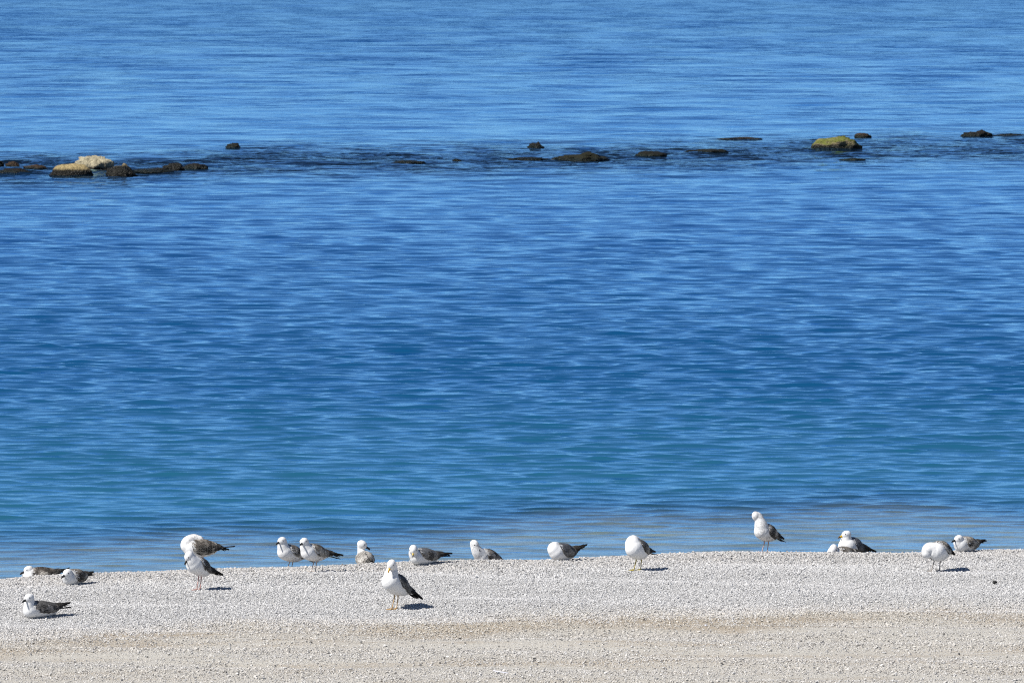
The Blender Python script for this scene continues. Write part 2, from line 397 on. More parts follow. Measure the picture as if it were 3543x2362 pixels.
Z = beach_z(X, Y) + sc * g.uniform(-0.05, 0.34, len(X))
scatter('gravel', 'pale grey loose gravel piled on the bank under the gulls', np.stack([X, Y, Z], 1), sc, c, 3)
X, Y = in_view(460000, 60.0, 68.6, g)
ys = edge_y(X)
k = Y < ys + 0.25
X, Y = X[k], Y[k]
strk = np.sin(Y * 3.0 + 0.45 * X + 1.1 * np.sin(0.4 * X)) + 0.6 * np.sin(Y * 6.5 - 0.3 * X)
keep = g.uniform(0, 1, len(X)) < np.clip(0.55 + 0.30 * strk, 0.12, 1)
X, Y = X[keep], Y[keep]
sc = np.clip(g.lognormal(math.log(0.0112), 0.40, len(X)), 0.005, 0.036)
dn = edge_y(X) + edge_wob(X) - Y
wm = (0.25 + 0.75 * np.exp(-((dn - 0.6) / 0.8) ** 2) * (0.7 + 0.4 * np.sin(0.9 * X + 0.8)) + 0.25 * np.clip(strk[keep], 0, 1))[:, None]
c = tints(len(X), g, 0.40, 0.68, 0.35) * (1 - wm * np.array([[0.08, 0.12, 0.20]]))
Z = beach_z(X, Y) + sc * g.uniform(-0.15, 0.35, len(X))
scatter('sand_pebbles', 'sparse small pebbles bedded in the sandy strip in front', np.stack([X, Y, Z], 1), sc, c, 5)

# ------------------------------------------------------------------ single stones and litter that stand out
def mat_plain(name, c, rough=0.7, var=0.25, scale=40.0):
    t = NT(name); n = t.noise(t.objco(), scale, 3.0)
    t.principled(t.mix(t.math('MULTIPLY', t.ramp(n, 0.35, 0.7), 1.0), c, tuple(v * (1 - var) for v in c)), rough, t.bump(n, 0.4, 0.004), 0.3)
    return t.m
def pebble(label, x, y, size, c, seed, sq=(1, .8, .6), rz=0.0):
    o = link('pebble', stone_mesh(seed, 26, sq), mat_plain('pebble_stone', c), None, (x, y, float(beach_z(x, y)) + size[2] * 0.35))
    o.scale = size; o.rotation_euler = (0.05, 0.1, rz)
    tag(o, label, 'pebble')
pebble('black angular stone on the pale gravel below the rightmost gulls', 4.218, 69.310, (0.046, 0.05, 0.05), (0.028, 0.026, 0.025), 61, (1, .8, .7), 0.3)
pebble('grey rounded pebble on the gravel below the middle gulls', -0.306, 69.183, (0.034, 0.03, 0.03), (0.30, 0.31, 0.33), 62)
pebble('flat grey pebble on the gravel below the spotted gull on the crest', 2.209, 69.839, (0.042, 0.03, 0.022), (0.20, 0.20, 0.20), 63)
pebble('bluish white pebble in the tan sand band right of centre', 1.614, 65.974, (0.030, 0.028, 0.028), (0.66, 0.68, 0.78), 64)
pebble('small orange pebble in the tan sand band left of centre', -2.296, 65.799, (0.017, 0.016, 0.016), (0.62, 0.33, 0.08), 65)
pebble('white stone just below the lone lying gull at lower left', -3.532, 65.880, (0.034, 0.03, 0.028), (0.62, 0.62, 0.62), 66)
pebble('cream stone lowest at the left where gravel meets sand', -3.554, 65.176, (0.030, 0.026, 0.026), (0.62, 0.58, 0.52), 67)
pebble('pale stone on the striped sand right of centre', 2.105, 65.006, (0.032, 0.028, 0.026), (0.62, 0.60, 0.57), 68)
pebble('cream stone on the sand just above the shed feather', -0.266, 62.760, (0.046, 0.038, 0.030), (0.62, 0.57, 0.48), 69)
pebble('broad pale flat stone in the sand at lower right', 2.996, 63.792, (0.044, 0.036, 0.022), (0.55, 0.54, 0.52), 70)
POSES = {
    'A': dict(loc=(-4.159, 69.910, 0.040), R=0.070, chest=(-0.078, 0.000, 0.052), rump=(0.123, 0.030, 0.066), wing=(0.231, 0.050, 0.107), tail=(0.258, 0.050, 0.130),
        neck=[(-0.109, 0.000, 0.062, 0.050)], head=(-0.095, -0.010, 0.112), bill=(-0.900, -0.250, -0.280), feet=[]),
    'B': dict(loc=(-3.783, 68.444, 0.143), R=0.066, chest=(-0.032, -0.020, 0.063), rump=(0.070, 0.120, 0.060), wing=(0.161, 0.200, 0.089), tail=(0.148, 0.200, 0.078),
        neck=[(-0.048, -0.050, 0.089, 0.050)], head=(-0.046, -0.060, 0.108), bill=(-0.600, -0.740, -0.300), feet=[]),
    'C': dict(loc=(-3.974, 66.278, 0.056), R=0.067, chest=(-0.046, -0.020, 0.064), rump=(0.143, 0.080, 0.064), wing=(0.274, 0.130, 0.105), tail=(0.281, 0.130, 0.079),
        neck=[(-0.056, -0.040, 0.118, 0.047)], head=(-0.055, -0.050, 0.169), bill=(-0.640, -0.720, -0.240), feet=[]),
    'D': dict(loc=(-2.775, 70.171, 0.123), R=0.078, chest=(-0.056, 0.000, 0.196), rump=(0.129, 0.020, 0.194), wing=(0.269, 0.030, 0.178), tail=(0.328, 0.030, 0.217),
        neck=[(-0.097, 0.000, 0.227, 0.062), (-0.086, 0.000, 0.261, 0.050), (-0.039, 0.010, 0.283, 0.042)], head=(0.010, 0.010, 0.272), bill=(0.750, -0.150, -0.620), feet=[(-0.011, -0.030, 0.003), (0.026, 0.030, -0.003)]),
    'E': dict(loc=(-2.690, 68.063, 0.132), R=0.074, chest=(-0.034, -0.030, 0.223), rump=(0.063, 0.100, 0.155), wing=(0.200, 0.190, 0.108), tail=(0.178, 0.180, 0.114),
        neck=[(-0.060, -0.060, 0.268, 0.056)], head=(-0.076, -0.080, 0.303), bill=(-0.500, -0.340, -0.820), feet=[(-0.014, -0.020, -0.000), (0.014, 0.030, 0.000)]),
    'F': dict(loc=(-1.981, 70.644, 0.095), R=0.071, chest=(-0.040, -0.020, 0.155), rump=(0.089, 0.100, 0.108), wing=(0.250, 0.170, 0.050), tail=(0.224, 0.160, 0.048),
        neck=[(-0.058, -0.040, 0.211, 0.050)], head=(-0.062, -0.050, 0.257), bill=(-0.620, -0.760, -0.160), feet=[(-0.017, -0.030, 0.004), (0.017, 0.030, -0.004)]),
    'G': dict(loc=(-1.744, 69.649, 0.152), R=0.071, chest=(-0.042, -0.020, 0.179), rump=(0.086, 0.100, 0.145), wing=(0.257, 0.180, 0.128), tail=(0.227, 0.170, 0.107),
        neck=[(-0.070, -0.040, 0.235, 0.050)], head=(-0.077, -0.050, 0.272), bill=(-0.420, -0.880, -0.160), feet=[(-0.017, -0.020, 0.001), (0.016, 0.030, -0.002)]),
    'H': dict(loc=(-1.325, 70.914, 0.089), R=0.072, chest=(-0.003, 0.060, 0.070), rump=(0.034, -0.070, 0.046), wing=(0.090, -0.130, 0.027), tail=(0.064, -0.140, 0.014),
        neck=[(-0.019, 0.070, 0.125, 0.042), (-0.028, 0.080, 0.161, 0.031)], head=(-0.019, 0.070, 0.202), bill=(0.880, -0.050, -0.440), feet=[]),
    'I': dict(loc=(-0.997, 67.234, 0.041), R=0.083, chest=(-0.027, -0.030, 0.237), rump=(0.083, 0.100, 0.152), wing=(0.234, 0.190, 0.064), tail=(0.196, 0.180, 0.075),
        neck=[(-0.024, -0.030, 0.303, 0.060), (-0.019, -0.030, 0.350, 0.046)], head=(-0.022, -0.075, 0.391), bill=(-0.360, -0.620, -0.700), feet=[(-0.020, -0.020, -0.002), (0.020, 0.000, -0.000)]),
    'J': dict(loc=(-0.796, 70.361, 0.159), R=0.070, chest=(-0.043, -0.020, 0.072), rump=(0.110, 0.070, 0.064), wing=(0.264, 0.130, 0.084), tail=(0.242, 0.130, 0.073),
        neck=[(-0.072, -0.040, 0.102, 0.050)], head=(-0.078, -0.075, 0.145), bill=(-0.040, -0.700, -0.700), feet=[]),
    'K': dict(loc=(-0.231, 71.011, 0.123), R=0.071, chest=(-0.038, -0.010, 0.055), rump=(0.076, 0.100, 0.024), wing=(0.157, 0.170, -0.005), tail=(0.141, 0.160, -0.002),
        neck=[(-0.076, -0.040, 0.101, 0.055), (-0.096, -0.050, 0.137, 0.044)], head=(-0.106, -0.050, 0.172), bill=(0.620, -0.450, -0.620), feet=[]),
    'L': dict(loc=(0.441, 70.844, 0.152), R=0.075, chest=(-0.039, -0.020, 0.079), rump=(0.091, 0.080, 0.068), wing=(0.228, 0.150, 0.126), tail=(0.203, 0.140, 0.139),
        neck=[(-0.066, -0.030, 0.110, 0.062), (-0.063, -0.010, 0.127, 0.050)], head=(-0.049, 0.020, 0.134), bill=(0.750, 0.400, -0.520), feet=[]),
    'M': dict(loc=(1.107, 70.017, 0.138), R=0.083, chest=(-0.028, -0.040, 0.195), rump=(0.062, 0.080, 0.150), wing=(0.158, 0.160, 0.144), tail=(0.169, 0.160, 0.128),
        neck=[(-0.042, -0.030, 0.237, 0.070), (-0.036, 0.000, 0.259, 0.056)], head=(-0.012, 0.050, 0.260), bill=(0.700, 0.600, -0.380), feet=[(-0.031, -0.020, 0.000), (0.029, 0.020, -0.000)]),
    'N': dict(loc=(2.284, 71.770, 0.150), R=0.075, chest=(-0.023, -0.030, 0.197), rump=(0.079, 0.080, 0.147), wing=(0.178, 0.150, 0.109), tail=(0.186, 0.150, 0.088),
        neck=[(-0.034, -0.040, 0.253, 0.062), (-0.047, -0.040, 0.303, 0.046), (-0.062, -0.040, 0.332, 0.041)], head=(-0.081, -0.050, 0.339), bill=(0.280, 0.300, -0.900), feet=[(-0.024, -0.020, 0.001), (0.025, 0.000, -0.000)]),
    'O': dict(loc=(3.107, 72.556, 0.034), R=0.089, chest=(-0.040, -0.020, 0.105), rump=(0.058, 0.100, 0.080), wing=(0.228, 0.200, 0.040), tail=(0.184, 0.190, 0.042),
        neck=[(-0.052, -0.030, 0.171, 0.054)], head=(-0.048, -0.040, 0.223), bill=(-0.920, -0.320, -0.200), feet=[]),
    'P': dict(loc=(3.034, 72.258, 0.091), R=0.066, chest=(-0.071, -0.020, 0.003), rump=(0.063, 0.070, 0.002), wing=(0.187, 0.130, 0.013), tail=(0.180, 0.130, 0.004),
        neck=[(-0.120, -0.050, 0.019, 0.050)], head=(-0.107, -0.060, 0.064), bill=(-0.140, -0.600, -0.780), feet=[]),
    'Q': dict(loc=(3.746, 70.197, 0.113), R=0.084, chest=(0.010, -0.050, 0.177), rump=(0.086, 0.100, 0.175), wing=(0.178, 0.190, 0.128), tail=(0.170, 0.190, 0.148),
        neck=[(-0.056, -0.070, 0.199, 0.066), (-0.083, -0.090, 0.181, 0.050)], head=(-0.086, -0.100, 0.162), bill=(0.800, 0.300, -0.520), feet=[(-0.037, -0.020, 0.001), (0.036, 0.020, -0.000)]),
    'R': dict(loc=(4.093, 71.880, 0.144), R=0.069, chest=(-0.025, -0.020, 0.071), rump=(0.099, 0.090, 0.062), wing=(0.200, 0.160, 0.094), tail=(0.203, 0.160, 0.102),
        neck=[(-0.049, -0.040, 0.096, 0.050)], head=(-0.046, -0.050, 0.127), bill=(-0.800, -0.560, -0.160), feet=[]),
}
# ------------------------------------------------------------------ gulls
def vcol_mat(name, rough=0.75, noise_amt=0.2, scale=60.0, spec=0.2):
    t = NT(name); c = t.attr('col').outputs['Color']
    n = t.noise(t.objco(), scale, 3.0)
    c2 = t.n('ShaderNodeVectorMath', {0: c, 1: (1 - noise_amt,) * 3}, operation='MULTIPLY').outputs[0]
    t.principled(t.mix(t.ramp(n, 0.35, 0.65), c2, c), rough, t.bump(n, 0.25, 0.004), spec)
    return t.m
def mat_body():
    t = NT('gull_plumage')
    o = t.objco(); mot = t.attr('mot').outputs['Fac']; d = t.attr('spot').outputs['Color']
    n = t.noise(t.stretch(o, (1.0, 1.0, 1.0)), 95.0, 3.0, 0.65); big = t.noise(o, 22.0, 2.0)
    f = t.math('MULTIPLY', t.ramp(t.math('ADD', t.math('MULTIPLY', n, 0.7), t.math('MULTIPLY', big, 0.3)), 0.46, 0.60), mot)
    c = t.mix(f, (0.74, 0.735, 0.72), d)
    t.principled(c, 0.9, t.bump(t.math('ADD', t.noise(o, 42.0, 4.0, 0.65), t.math('MULTIPLY', t.noise(t.stretch(o, (1.0, 1.0, 0.45)), 130.0, 2.0), 0.35)), 0.35, 0.004), 0.1)
    return t.m
MB = mat_body(); MW = vcol_mat('gull_wing_feathers'); MBILL = vcol_mat('gull_bill', 0.35, 0.1, 80.0, 0.4); MLEG = vcol_mat('gull_leg_skin', 0.6, 0.25, 90.0)
MEYE = mat_plain('gull_eye', (0.012, 0.010, 0.009), 0.15, 0.1)

def catmull(pts, n):
    P = np.asarray(pts, float); P = np.vstack([2 * P[0] - P[1], P, 2 * P[-1] - P[-2]])
    out = []
    for i in range(1, len(P) - 2):
        for t in np.linspace(0, 1, n, endpoint=False):
            a, b, c, d = P[i - 1], P[i], P[i + 1], P[i + 2]
            out.append(0.5 * ((2 * b) + (c - a) * t + (2 * a - 5 * b + 4 * c - d) * t * t + (3 * b - 3 * c + d - a) * t ** 3))
    out.append(P[-2]); return np.array(out)
def unit(v): v = np.asarray(v, float); return v / (np.linalg.norm(v) + 1e-12)
def tube(co, fa, pts, n=6, seg=14, flat=1.0, caps=True):
    """append a closed tube through pts = (x, y, z, r); flat squashes it sideways"""
    q = catmull(pts, n); c = q[:, :3]; r = np.maximum(q[:, 3], 1e-4)
    d = np.gradient(c, axis=0); d /= np.linalg.norm(d, axis=1)[:, None] + 1e-12
    if caps:   # round ends
        a = []; e = []
        for s in (0.98, 0.85, 0.6, 0.3): a.append(np.append(c[0] - d[0] * r[0] * s, r[0] * math.sqrt(1 - s * s)))
        for s in (0.3, 0.6, 0.85, 0.98): e.append(np.append(c[-1] + d[-1] * r[-1] * s, r[-1] * math.sqrt(1 - s * s)))
        q = np.vstack([a, np.column_stack([c, r]), e]); c = q[:, :3]; r = q[:, 3]
        d = np.vstack([np.repeat(d[:1], 4, 0), d, np.repeat(d[-1:], 4, 0)])
    u = unit(np.cross(d[0], (0.31, 0.2, 0.93))); b0 = len(co)
    for i in range(len(c)):
        u = unit(u - d[i] * np.dot(u, d[i])); v = np.cross(d[i], u)
        for k in range(seg):
            t = 2 * math.pi * k / seg
            co.append(c[i] + r[i] * (math.cos(t) * u * flat + math.sin(t) * v))
    for i in range(len(c) - 1):
        for k in range(seg):
            k2 = (k + 1) % seg
            fa.append((b0 + i * seg + k, b0 + i * seg + k2, b0 + (i + 1) * seg + k2, b0 + (i + 1) * seg + k))
    fa.append(tuple(b0 + k for k in reversed(range(seg)))); e0 = b0 + (len(c) - 1) * seg; fa.append(tuple(e0 + k for k in range(seg)))
def blob(co, fa, c, axis, rl, rw, rh=None, up=(0, 0, 1), nu=12, nv=16):
    rh = rh or rw; a = unit(axis); s = unit(np.cross(a, up)); w = np.cross(s, a); b0 = len(co); c = np.asarray(c, float)
    co.append(c - a * rl)
    for i in range(1, nu):
        t = math.pi * i / nu
        for k in range(nv):
            p = 2 * math.pi * k / nv
            co.append(c - a * rl * math.cos(t) + math.sin(t) * (math.cos(p) * s * rw + math.sin(p) * w * rh))
    co.append(c + a * rl); e = len(co) - 1
    for k in range(nv):
        k2 = (k + 1) % nv
        fa.append((b0, b0 + 1 + k2, b0 + 1 + k))
        for i in range(nu - 2):
            x = b0 + 1 + i * nv; fa.append((x + k, x + k2, x + nv + k2, x + nv + k))
        x = b0 + 1 + (nu - 2) * nv; fa.append((e, x + k, x + k2))

JUV = dict(mantle=((.065, .056, .047), (.40, .36, .31)), covert=((.022, .019, .016), (.56, .52, .45)), prim=(.012, .011, .010), tail=(.55, .012), bill=((.03, .028, .026), (.012, .011, .011)), mot=.85, spot=(.36, .33, .30), mask=1)
PL = {
    'juv': JUV,
    'juvbrown': dict(JUV, mantle=((.042, .035, .029), (.33, .29, .25)), covert=((.018, .015, .013), (.50, .46, .40))),
    'juvgrey': dict(JUV, mantle=((.085, .081, .078), (.15, .142, .135)), covert=((.030, .028, .026), (.36, .33, .30)), mot=.35, spot=(.45, .43, .42)),
    'juvpale': dict(JUV, mantle=((.30, .28, .25), (.52, .49, .45)), covert=((.20, .18, .16), (.58, .55, .5)), mot=.35),
    'juvdark': dict(JUV, mantle=((.035, .032, .029), (.30, .27, .24)), covert=((.018, .016, .015), (.46, .42, .37)), mot=.95, spot=(.20, .18, .17), mask=.6),
    'adult': dict(JUV, mantle=((.075, .078, .088), (.085, .088, .098)), covert=((.045, .044, .045), (.24, .23, .21)), bill=((.75, .45, .03), (.70, .36, .03)), mot=.03, mask=0),
    'adultdark': dict(JUV, mantle=((.085, .09, .105), (.10, .105, .12)), covert=((.075, .08, .09), (.11, .112, .12)), bill=((.75, .45, .03), (.10, .05, .02)), mot=.03, mask=0),
    'subadult': dict(JUV, mantle=((.105, .108, .115), (.12, .123, .13)), covert=((.045, .041, .037), (.30, .28, .25)), bill=((.72, .48, .06), (.03, .025, .02)), mot=.06, mask=0),
    'subdark': dict(JUV, mantle=((.080, .080, .085), (.11, .11, .112)), covert=((.045, .042, .04), (.30, .28, .24)), bill=((.6, .4, .06), (.03, .025, .02)), mot=.10, mask=0),
}
LEGC = {'pink': (.50, .30, .26), 'pale': (.52, .44, .38), 'orange': (.48, .31, .14), 'yellow': (.40, .32, .07), 'pinkpale': (.50, .36, .33), 'grey': (.30, .27, .24)}

LOW = {'A': 22, 'B': 16, 'D': 30, 'K': 16, 'N': 14, 'G': 6, 'C': 8, 'J': 6, 'P': 15, 'R': 8, 'L': 14}
def wing_frame(q, side):
    C, Rm, T = (np.array(q[k]) for k in ('chest', 'rump', 'wing')); R = q['R']
    a = unit(Rm - C)
    L = np.linalg.norm(Rm - C)
    path = catmull([np.append(C - a * R * 0.15, R * 0.93), np.append(C + a * L * 0.14, R * 1.03), np.append(C + a * L * 0.50, R * 1.04), np.append(Rm - a * 0.005, R * 0.74),
                    np.append(Rm * 0.52 + T * 0.48 + (0, 0, R * 0.10), R * 0.34), np.append(T, R * 0.05)], 6)
    d = np.gradient(path[:, :3], axis=0); d /= np.linalg.norm(d, axis=1)[:, None]
    up = np.array((0, 0, 1.0))
    sd = np.array([unit(np.cross(x, up)) for x in d]) * side; w = np.array([np.cross(s, x) * (side if side else 1) for s, x in zip(sd, d)])
    w = np.where(w[:, 2:3] < 0, -w, w)
    n = len(path); uu = np.linspace(0, 1, n)
    lo = np.interp(uu, (0, .10, .30, .55, .75, 1.0), np.array((62, 26, -8, -16, -4, 10)) - LOW.get(q['key'], 0) * np.array((.4, 1, 1, 1, .4, 0))); hi = np.interp(uu, (0, .1, .6, .8, 1), (80, 86, 86, 80, 60))
    return path, d, sd, w, uu, np.radians(lo), np.radians(hi)
def build_wing(q, side, pal, g, par):
    path, d, sd, w, uu, lo, hi = wing_frame(q, side)
    n = len(path); m = 10; co = []; col = []
    def P(i, v, off):
        ph = lo[i] * (1 - v) + hi[i] * v; r = path[i, 3] + off
        return path[i, :3] + r * (math.cos(ph) * sd[i] + math.sin(ph) * w[i])
    for lay in (0, 1):
        for i in range(n):
            for j in range(m):
                v = j / (m - 1); e = 1 - abs(2 * v - 1) ** 4
                co.append(P(i, v, (0.0005 + 0.0065 * e * min(1, i / 5)) if lay == 0 else -0.006))
                mc = np.array(pal['mantle'][0]) if v > 0.5 else np.array(pal['covert'][0])
                if uu[i] > 0.72: mc = np.array(pal['prim'])
                col.append(mc * g.uniform(0.85, 1.15))
    fa = []
    for i in range(n - 1):
        for j in range(m - 1):
            x = i * m + j; fa.append((x, x + 1, x + m + 1, x + m)); y = x + n * m; fa.append((y, y + m, y + m + 1, y + 1))
    rim = [i * m for i in range(n)] + [(n - 1) * m + j for j in range(1, m)] + [i * m + m - 1 for i in range(n - 2, -1, -1)] + [j for j in range(m - 2, 0, -1)]
    for x, y in zip(rim, rim[1:] + rim[:1]): fa.append((x, x + n * m, y + n * m, y))
    me = mesh_np('wing', co, fa); attr_c(me, 'col', col)
    wing = link('wing', me, MW, par)
    # covert and mantle feathers, each a small pointed scale with a paler fringe
    fc, ff, fcol = [], [], []
    step = 0
    for uf in np.linspace(0.04, 0.74, 15):
        i = min(n - 2, int(uf * (n - 1))); fr = uf * (n - 1) - i; step += 1
        nj = 9
        for j in range(nj):
            v = (j + (0.5 if step % 2 else 0.0)) / nj + g.normal(0, 0.015)
            if not 0.02 < v < 0.98: continue
            fo = 0.0015 + 0.0060 * (1 - abs(2 * v - 1) ** 4) * min(1, uf * 4.5)
            p = P(i, v, fo) * (1 - fr) + P(i + 1, v, fo) * fr
            ta = unit(P(i + 1, v, .009) - P(i, v, .009)); tb = unit(P(i, min(1, v + .05), .009) - P(i, max(0, v - .05), .009)); nn = unit(np.cross(ta, tb))
            if np.dot(nn, p - path[i, :3]) < 0: nn = -nn
            ta = unit(ta - 0.10 * tb * (1 if v > 0.3 else -0.3) + 0.08 * g.normal() * tb)
            top = v > 0.52 - 0.25 * (uf < 0.25) and uf < 0.62
            ln = (0.032 if top else 0.038) * g.uniform(.85, 1.15); wd = (0.013 if top else 0.0115) * g.uniform(.85, 1.15)
            cc, ce = pal['mantle'] if top else pal['covert']
            cc = np.array(cc); ce = np.array(ce); blot = noise.noise(Vector(p * 19.0) + Vector((ord(q['key']) * 3.0, 0, 0)))
            k_ = np.clip(0.30 + 1.5 * blot + g.normal(0, 0.18), 0, 1) * (0.75 if top else 0.85)
            cc, ce = (cc * (1 - k_) + ce * k_) * g.uniform(0.7, 1.25), (ce * (0.62 + 0.38 * k_) + cc * (0.38 - 0.38 * k_)) * g.uniform(0.75, 1.2)
            if uf < 0.20 and pal['mot'] > .2 and g.uniform() < 0.75 - 3.2 * uf: cc, ce = cc * .35 + .42, ce * .3 + .48
            elif uf < 0.12 and g.uniform() < 0.55: cc, ce = cc * .5 + .33, ce * .5 + .33
            if uf > 0.66: cc = np.array(pal['prim']) * 2; ce = ce * 0.6
            b0 = len(fc)
            shp = ((0, .55), (.35, 1.0), (.72, .85), (1.0, .0), (.72, -.85), (.35, -1.0), (0, -.55))
            for (l, s) in shp:
                fc.append(p + ta * ln * (l - .25) + tb * wd * s + nn * (0.0004 + 0.0022 * l - 0.0015 * abs(s))); fcol.append(ce)
            for (l, s) in shp:
                fc.append(p + ta * ln * (0.02 + l * .87 - .25) + tb * wd * s * .76 + nn * (0.0008 + 0.0022 * l)); fcol.append(cc)
            for k in range(6): ff.append((b0 + k, b0 + k + 1, b0 + 8 + k, b0 + 7 + k))
            ff.append(tuple(b0 + 7 + k for k in range(7)))
    me = mesh_np('covert_feathers', fc, ff); attr_c(me, 'col', np.clip(fcol, .005, .8))
    o = link('covert_feathers', me, MW, wing); o['kind'] = 'stuff'
    # long black flight feathers
    T = np.array(q['wing']); Rm = np.array(q['rump']); k0 = int(n * 0.62)
    for k in range(4):
        b = P(k0, 0.25 + 0.14 * k, 0.004); e = Rm + (T - Rm) * (1.05 - 0.10 * k) + sd[-1] * (0.006 + 0.004 * k) + np.array((0, 0, 0.008 * (1.5 - k)))
        c, f = [], []
        mid = (b + e) / 2 + w[k0] * 0.006
        line = catmull([b, mid, e], 4); dd = unit(e - b); s_ = unit(np.cross(dd, (0, 0, 1))) * side; u_ = np.cross(s_, dd); u_ = u_ if u_[2] > 0 else -u_
        wv = unit(s_ * .35 - u_ * .94)
        for x, lpt in enumerate(line):
            t = x / (len(line) - 1); hw = 0.0085 * (1 - t ** 4) * (0.6 + 0.4 * min(1, t * 3)) + 0.0008
            for (sg, th) in ((-1, 0), (0, .0014), (1, 0), (0, -.0014)): c.append(lpt + wv * hw * sg + np.cross(wv, dd) * th)
        for x in range(len(line) - 1):
            for y in range(4): f.append((x * 4 + y, x * 4 + (y + 1) % 4, x * 4 + 4 + (y + 1) % 4, x * 4 + 4 + y))
        f.append((3, 2, 1, 0)); x = 4 * len(line) - 4; f.append((x, x + 1, x + 2, x + 3))
        me = mesh_np('primary_feather', c, f); attr_c(me, 'col', np.tile(np.array(pal['prim']) * (1 + .5 * k), (len(c), 1)))
        link('primary_feather', me, MW, wing)
    return wing
def build_tail(q, pal, par):
    Rm, T, C = (np.array(q[k]) for k in ('rump', 'tail', 'chest')); R = q['R']
    dd = unit(T - Rm); s_ = unit(np.cross(dd, (0, 0, 1))); u_ = np.cross(s_, dd); u_ = u_ if u_[2] > 0 else -u_
    c, f, col = [], [], []
    Lt = np.linalg.norm(T - Rm)
    for k in range(9):
        a = (k - 4) / 4.0
        b = Rm + dd * 0.0 + s_ * a * 0.012 - u_ * R * 0.10; e = Rm + dd * Lt * (1 - 0.05 * a * a) + s_ * a * 0.036 - u_ * (0.005 * abs(a))
        ln = unit(e - b); wv = unit(np.cross(ln, u_))
        b0 = len(c)
        for x in range(7):
            t = x / 6; p = b + (e - b) * t; hw = (0.005 + 0.0085 * t) * (1 if x < 5 else (0.8 if x == 5 else 0.25)); lift = u_ * (0.0012 * (k % 2) + 0.004 * math.sin(t * 3.1))
            for sg, th in ((-1, 0), (0, .0016), (1, 0), (0, -.0016)): c.append(p + wv * hw * sg + u_ * th + lift)
            v = pal['tail'][0] if t < 0.42 else pal['tail'][1]
            col += [np.array((v, v * .97, v * .93))] * 4
        for x in range(6):
            for y in range(4): f.append((b0 + x * 4 + y, b0 + x * 4 + (y + 1) % 4, b0 + x * 4 + 4 + (y + 1) % 4, b0 + x * 4 + 4 + y))
        f.append((b0 + 3, b0 + 2, b0 + 1, b0)); x = b0 + 24; f.append((x, x + 1, x + 2, x + 3))
    me = mesh_np('tail', c, f); attr_c(me, 'col', col); link('tail', me, MW, par)
def build_head_parts(q, pal, par):
    H = np.array(q['head']); b = unit(q['bill']); s_ = unit(np.cross(b, (0, 0, 1))); u_ = np.cross(s_, b); rh = 0.038
    base = H + b * rh * 0.98 - u_ * 0.006
    pts = [(0, 0, .0135, .0090), (.014, .0005, .0120, .0080), (.026, .0, .0096, .0062), (.038, -.0004, .0094, .0056), (.047, -.0026, .0074, .0044), (.053, -.0066, .0036, .0026)]
    c, f, col = [], [], []
    for i, (l, dz, hh, hw) in enumerate(pts):
        for k in range(10):
            t = 2 * math.pi * k / 10
            c.append(base + b * l + u_ * (dz + hh * math.sin(t)) + s_ * hw * math.cos(t))
            col.append(pal['bill'][0] if l < .032 else pal['bill'][1])
    for i in range(len(pts) - 1):
        for k in range(10): f.append((i * 10 + k, i * 10 + (k + 1) % 10, i * 10 + 10 + (k + 1) % 10, i * 10 + 10 + k))
    f.append(tuple(reversed(range(10)))); f.append(tuple(len(c) - 10 + k for k in range(10)))
    me = mesh_np('bill', c, f); attr_c(me, 'col', col); link('bill', me, MBILL, par)
    for sg in (-1, 1):
        c, f = [], []
        p = H + b * rh * 0.62 + s_ * sg * rh * 0.80 + u_ * rh * 0.28
        blob(c, f, p, s_ * sg, 0.0036, 0.0050, 0.0050, nu=8, nv=10)
        if pal['mask']: blob(c, f, p - b * 0.004 - s_ * sg * 0.0015, b, 0.0115, 0.0030, 0.0055, nu=8, nv=10)
        link('eye', mesh_np('eye', c, f), MEYE, par)
def build_leg(q, k, colr, par):
    F = np.array(q['feet'][k]); C, Rm = np.array(q['chest']), np.array(q['rump']); R = q['R']
    fw = unit(np.array((C - Rm)[:2].tolist() + [0]))
    hip = C * 0.50 + Rm * 0.50; hip = np.array((hip[0] * .4 + F[0] * .6, hip[1] * .5 + F[1] * .5, hip[2] - R * .35))
    F = F + np.array((0, 0, .010))
    kn = F * 0.42 + hip * 0.58 - fw * 0.014
    c, f = [], []
    tube(c, f, [(*hip, .014), (*(hip * .5 + kn * .5), .008), (*kn, .0056), (*(kn * .5 + F * .5), .0040), (*F, .0044)], 4, 8)
    me = mesh_np('leg', c, f); z = np.array(c)[:, 2]; kz = kn[2] + .02
    attr_c(me, 'col', np.where((z > kz)[:, None], np.array([[.62, .60, .57]]), np.array([colr])))
    leg = link('leg', me, MLEG, par)
    c, f = [], []; sdv = np.array((-fw[1], fw[0], 0)); tips = []
    for a in (-0.5, 0.0, 0.5):
        t = F + (fw * math.cos(a) + sdv * math.sin(a)) * 0.052 - np.array((0, 0, .006)); tips.append(t)
        tube(c, f, [(*F, .005), (*(F * .5 + t * .5), .0042), (*t, .0028)], 3, 6)
    t = F - fw * .014 - np.array((0, 0, .004)); tube(c, f, [(*F, .004), (*(F * .5 + t * .5), .003), (*t, .002)], 2, 6)
    for x, y in ((0, 1), (1, 2)):
        b0 = len(c); m = (tips[x] + tips[y]) / 2 * .86 + F * .14
        for dz in (.0012, -.0012):
            for p in (F, tips[x], m, tips[y]): c.append(p + np.array((0, 0, dz)))
        f += [(b0, b0 + 1, b0 + 2, b0 + 3), (b0 + 7, b0 + 6, b0 + 5, b0 + 4)]
        for i in range(4): f.append((b0 + i, b0 + 4 + i, b0 + 4 + (i + 1) % 4, b0 + (i + 1) % 4))
    me = mesh_np('foot', c, f); attr_c(me, 'col', np.tile(np.array(colr), (len(c), 1))); link('foot', me, MLEG, leg)

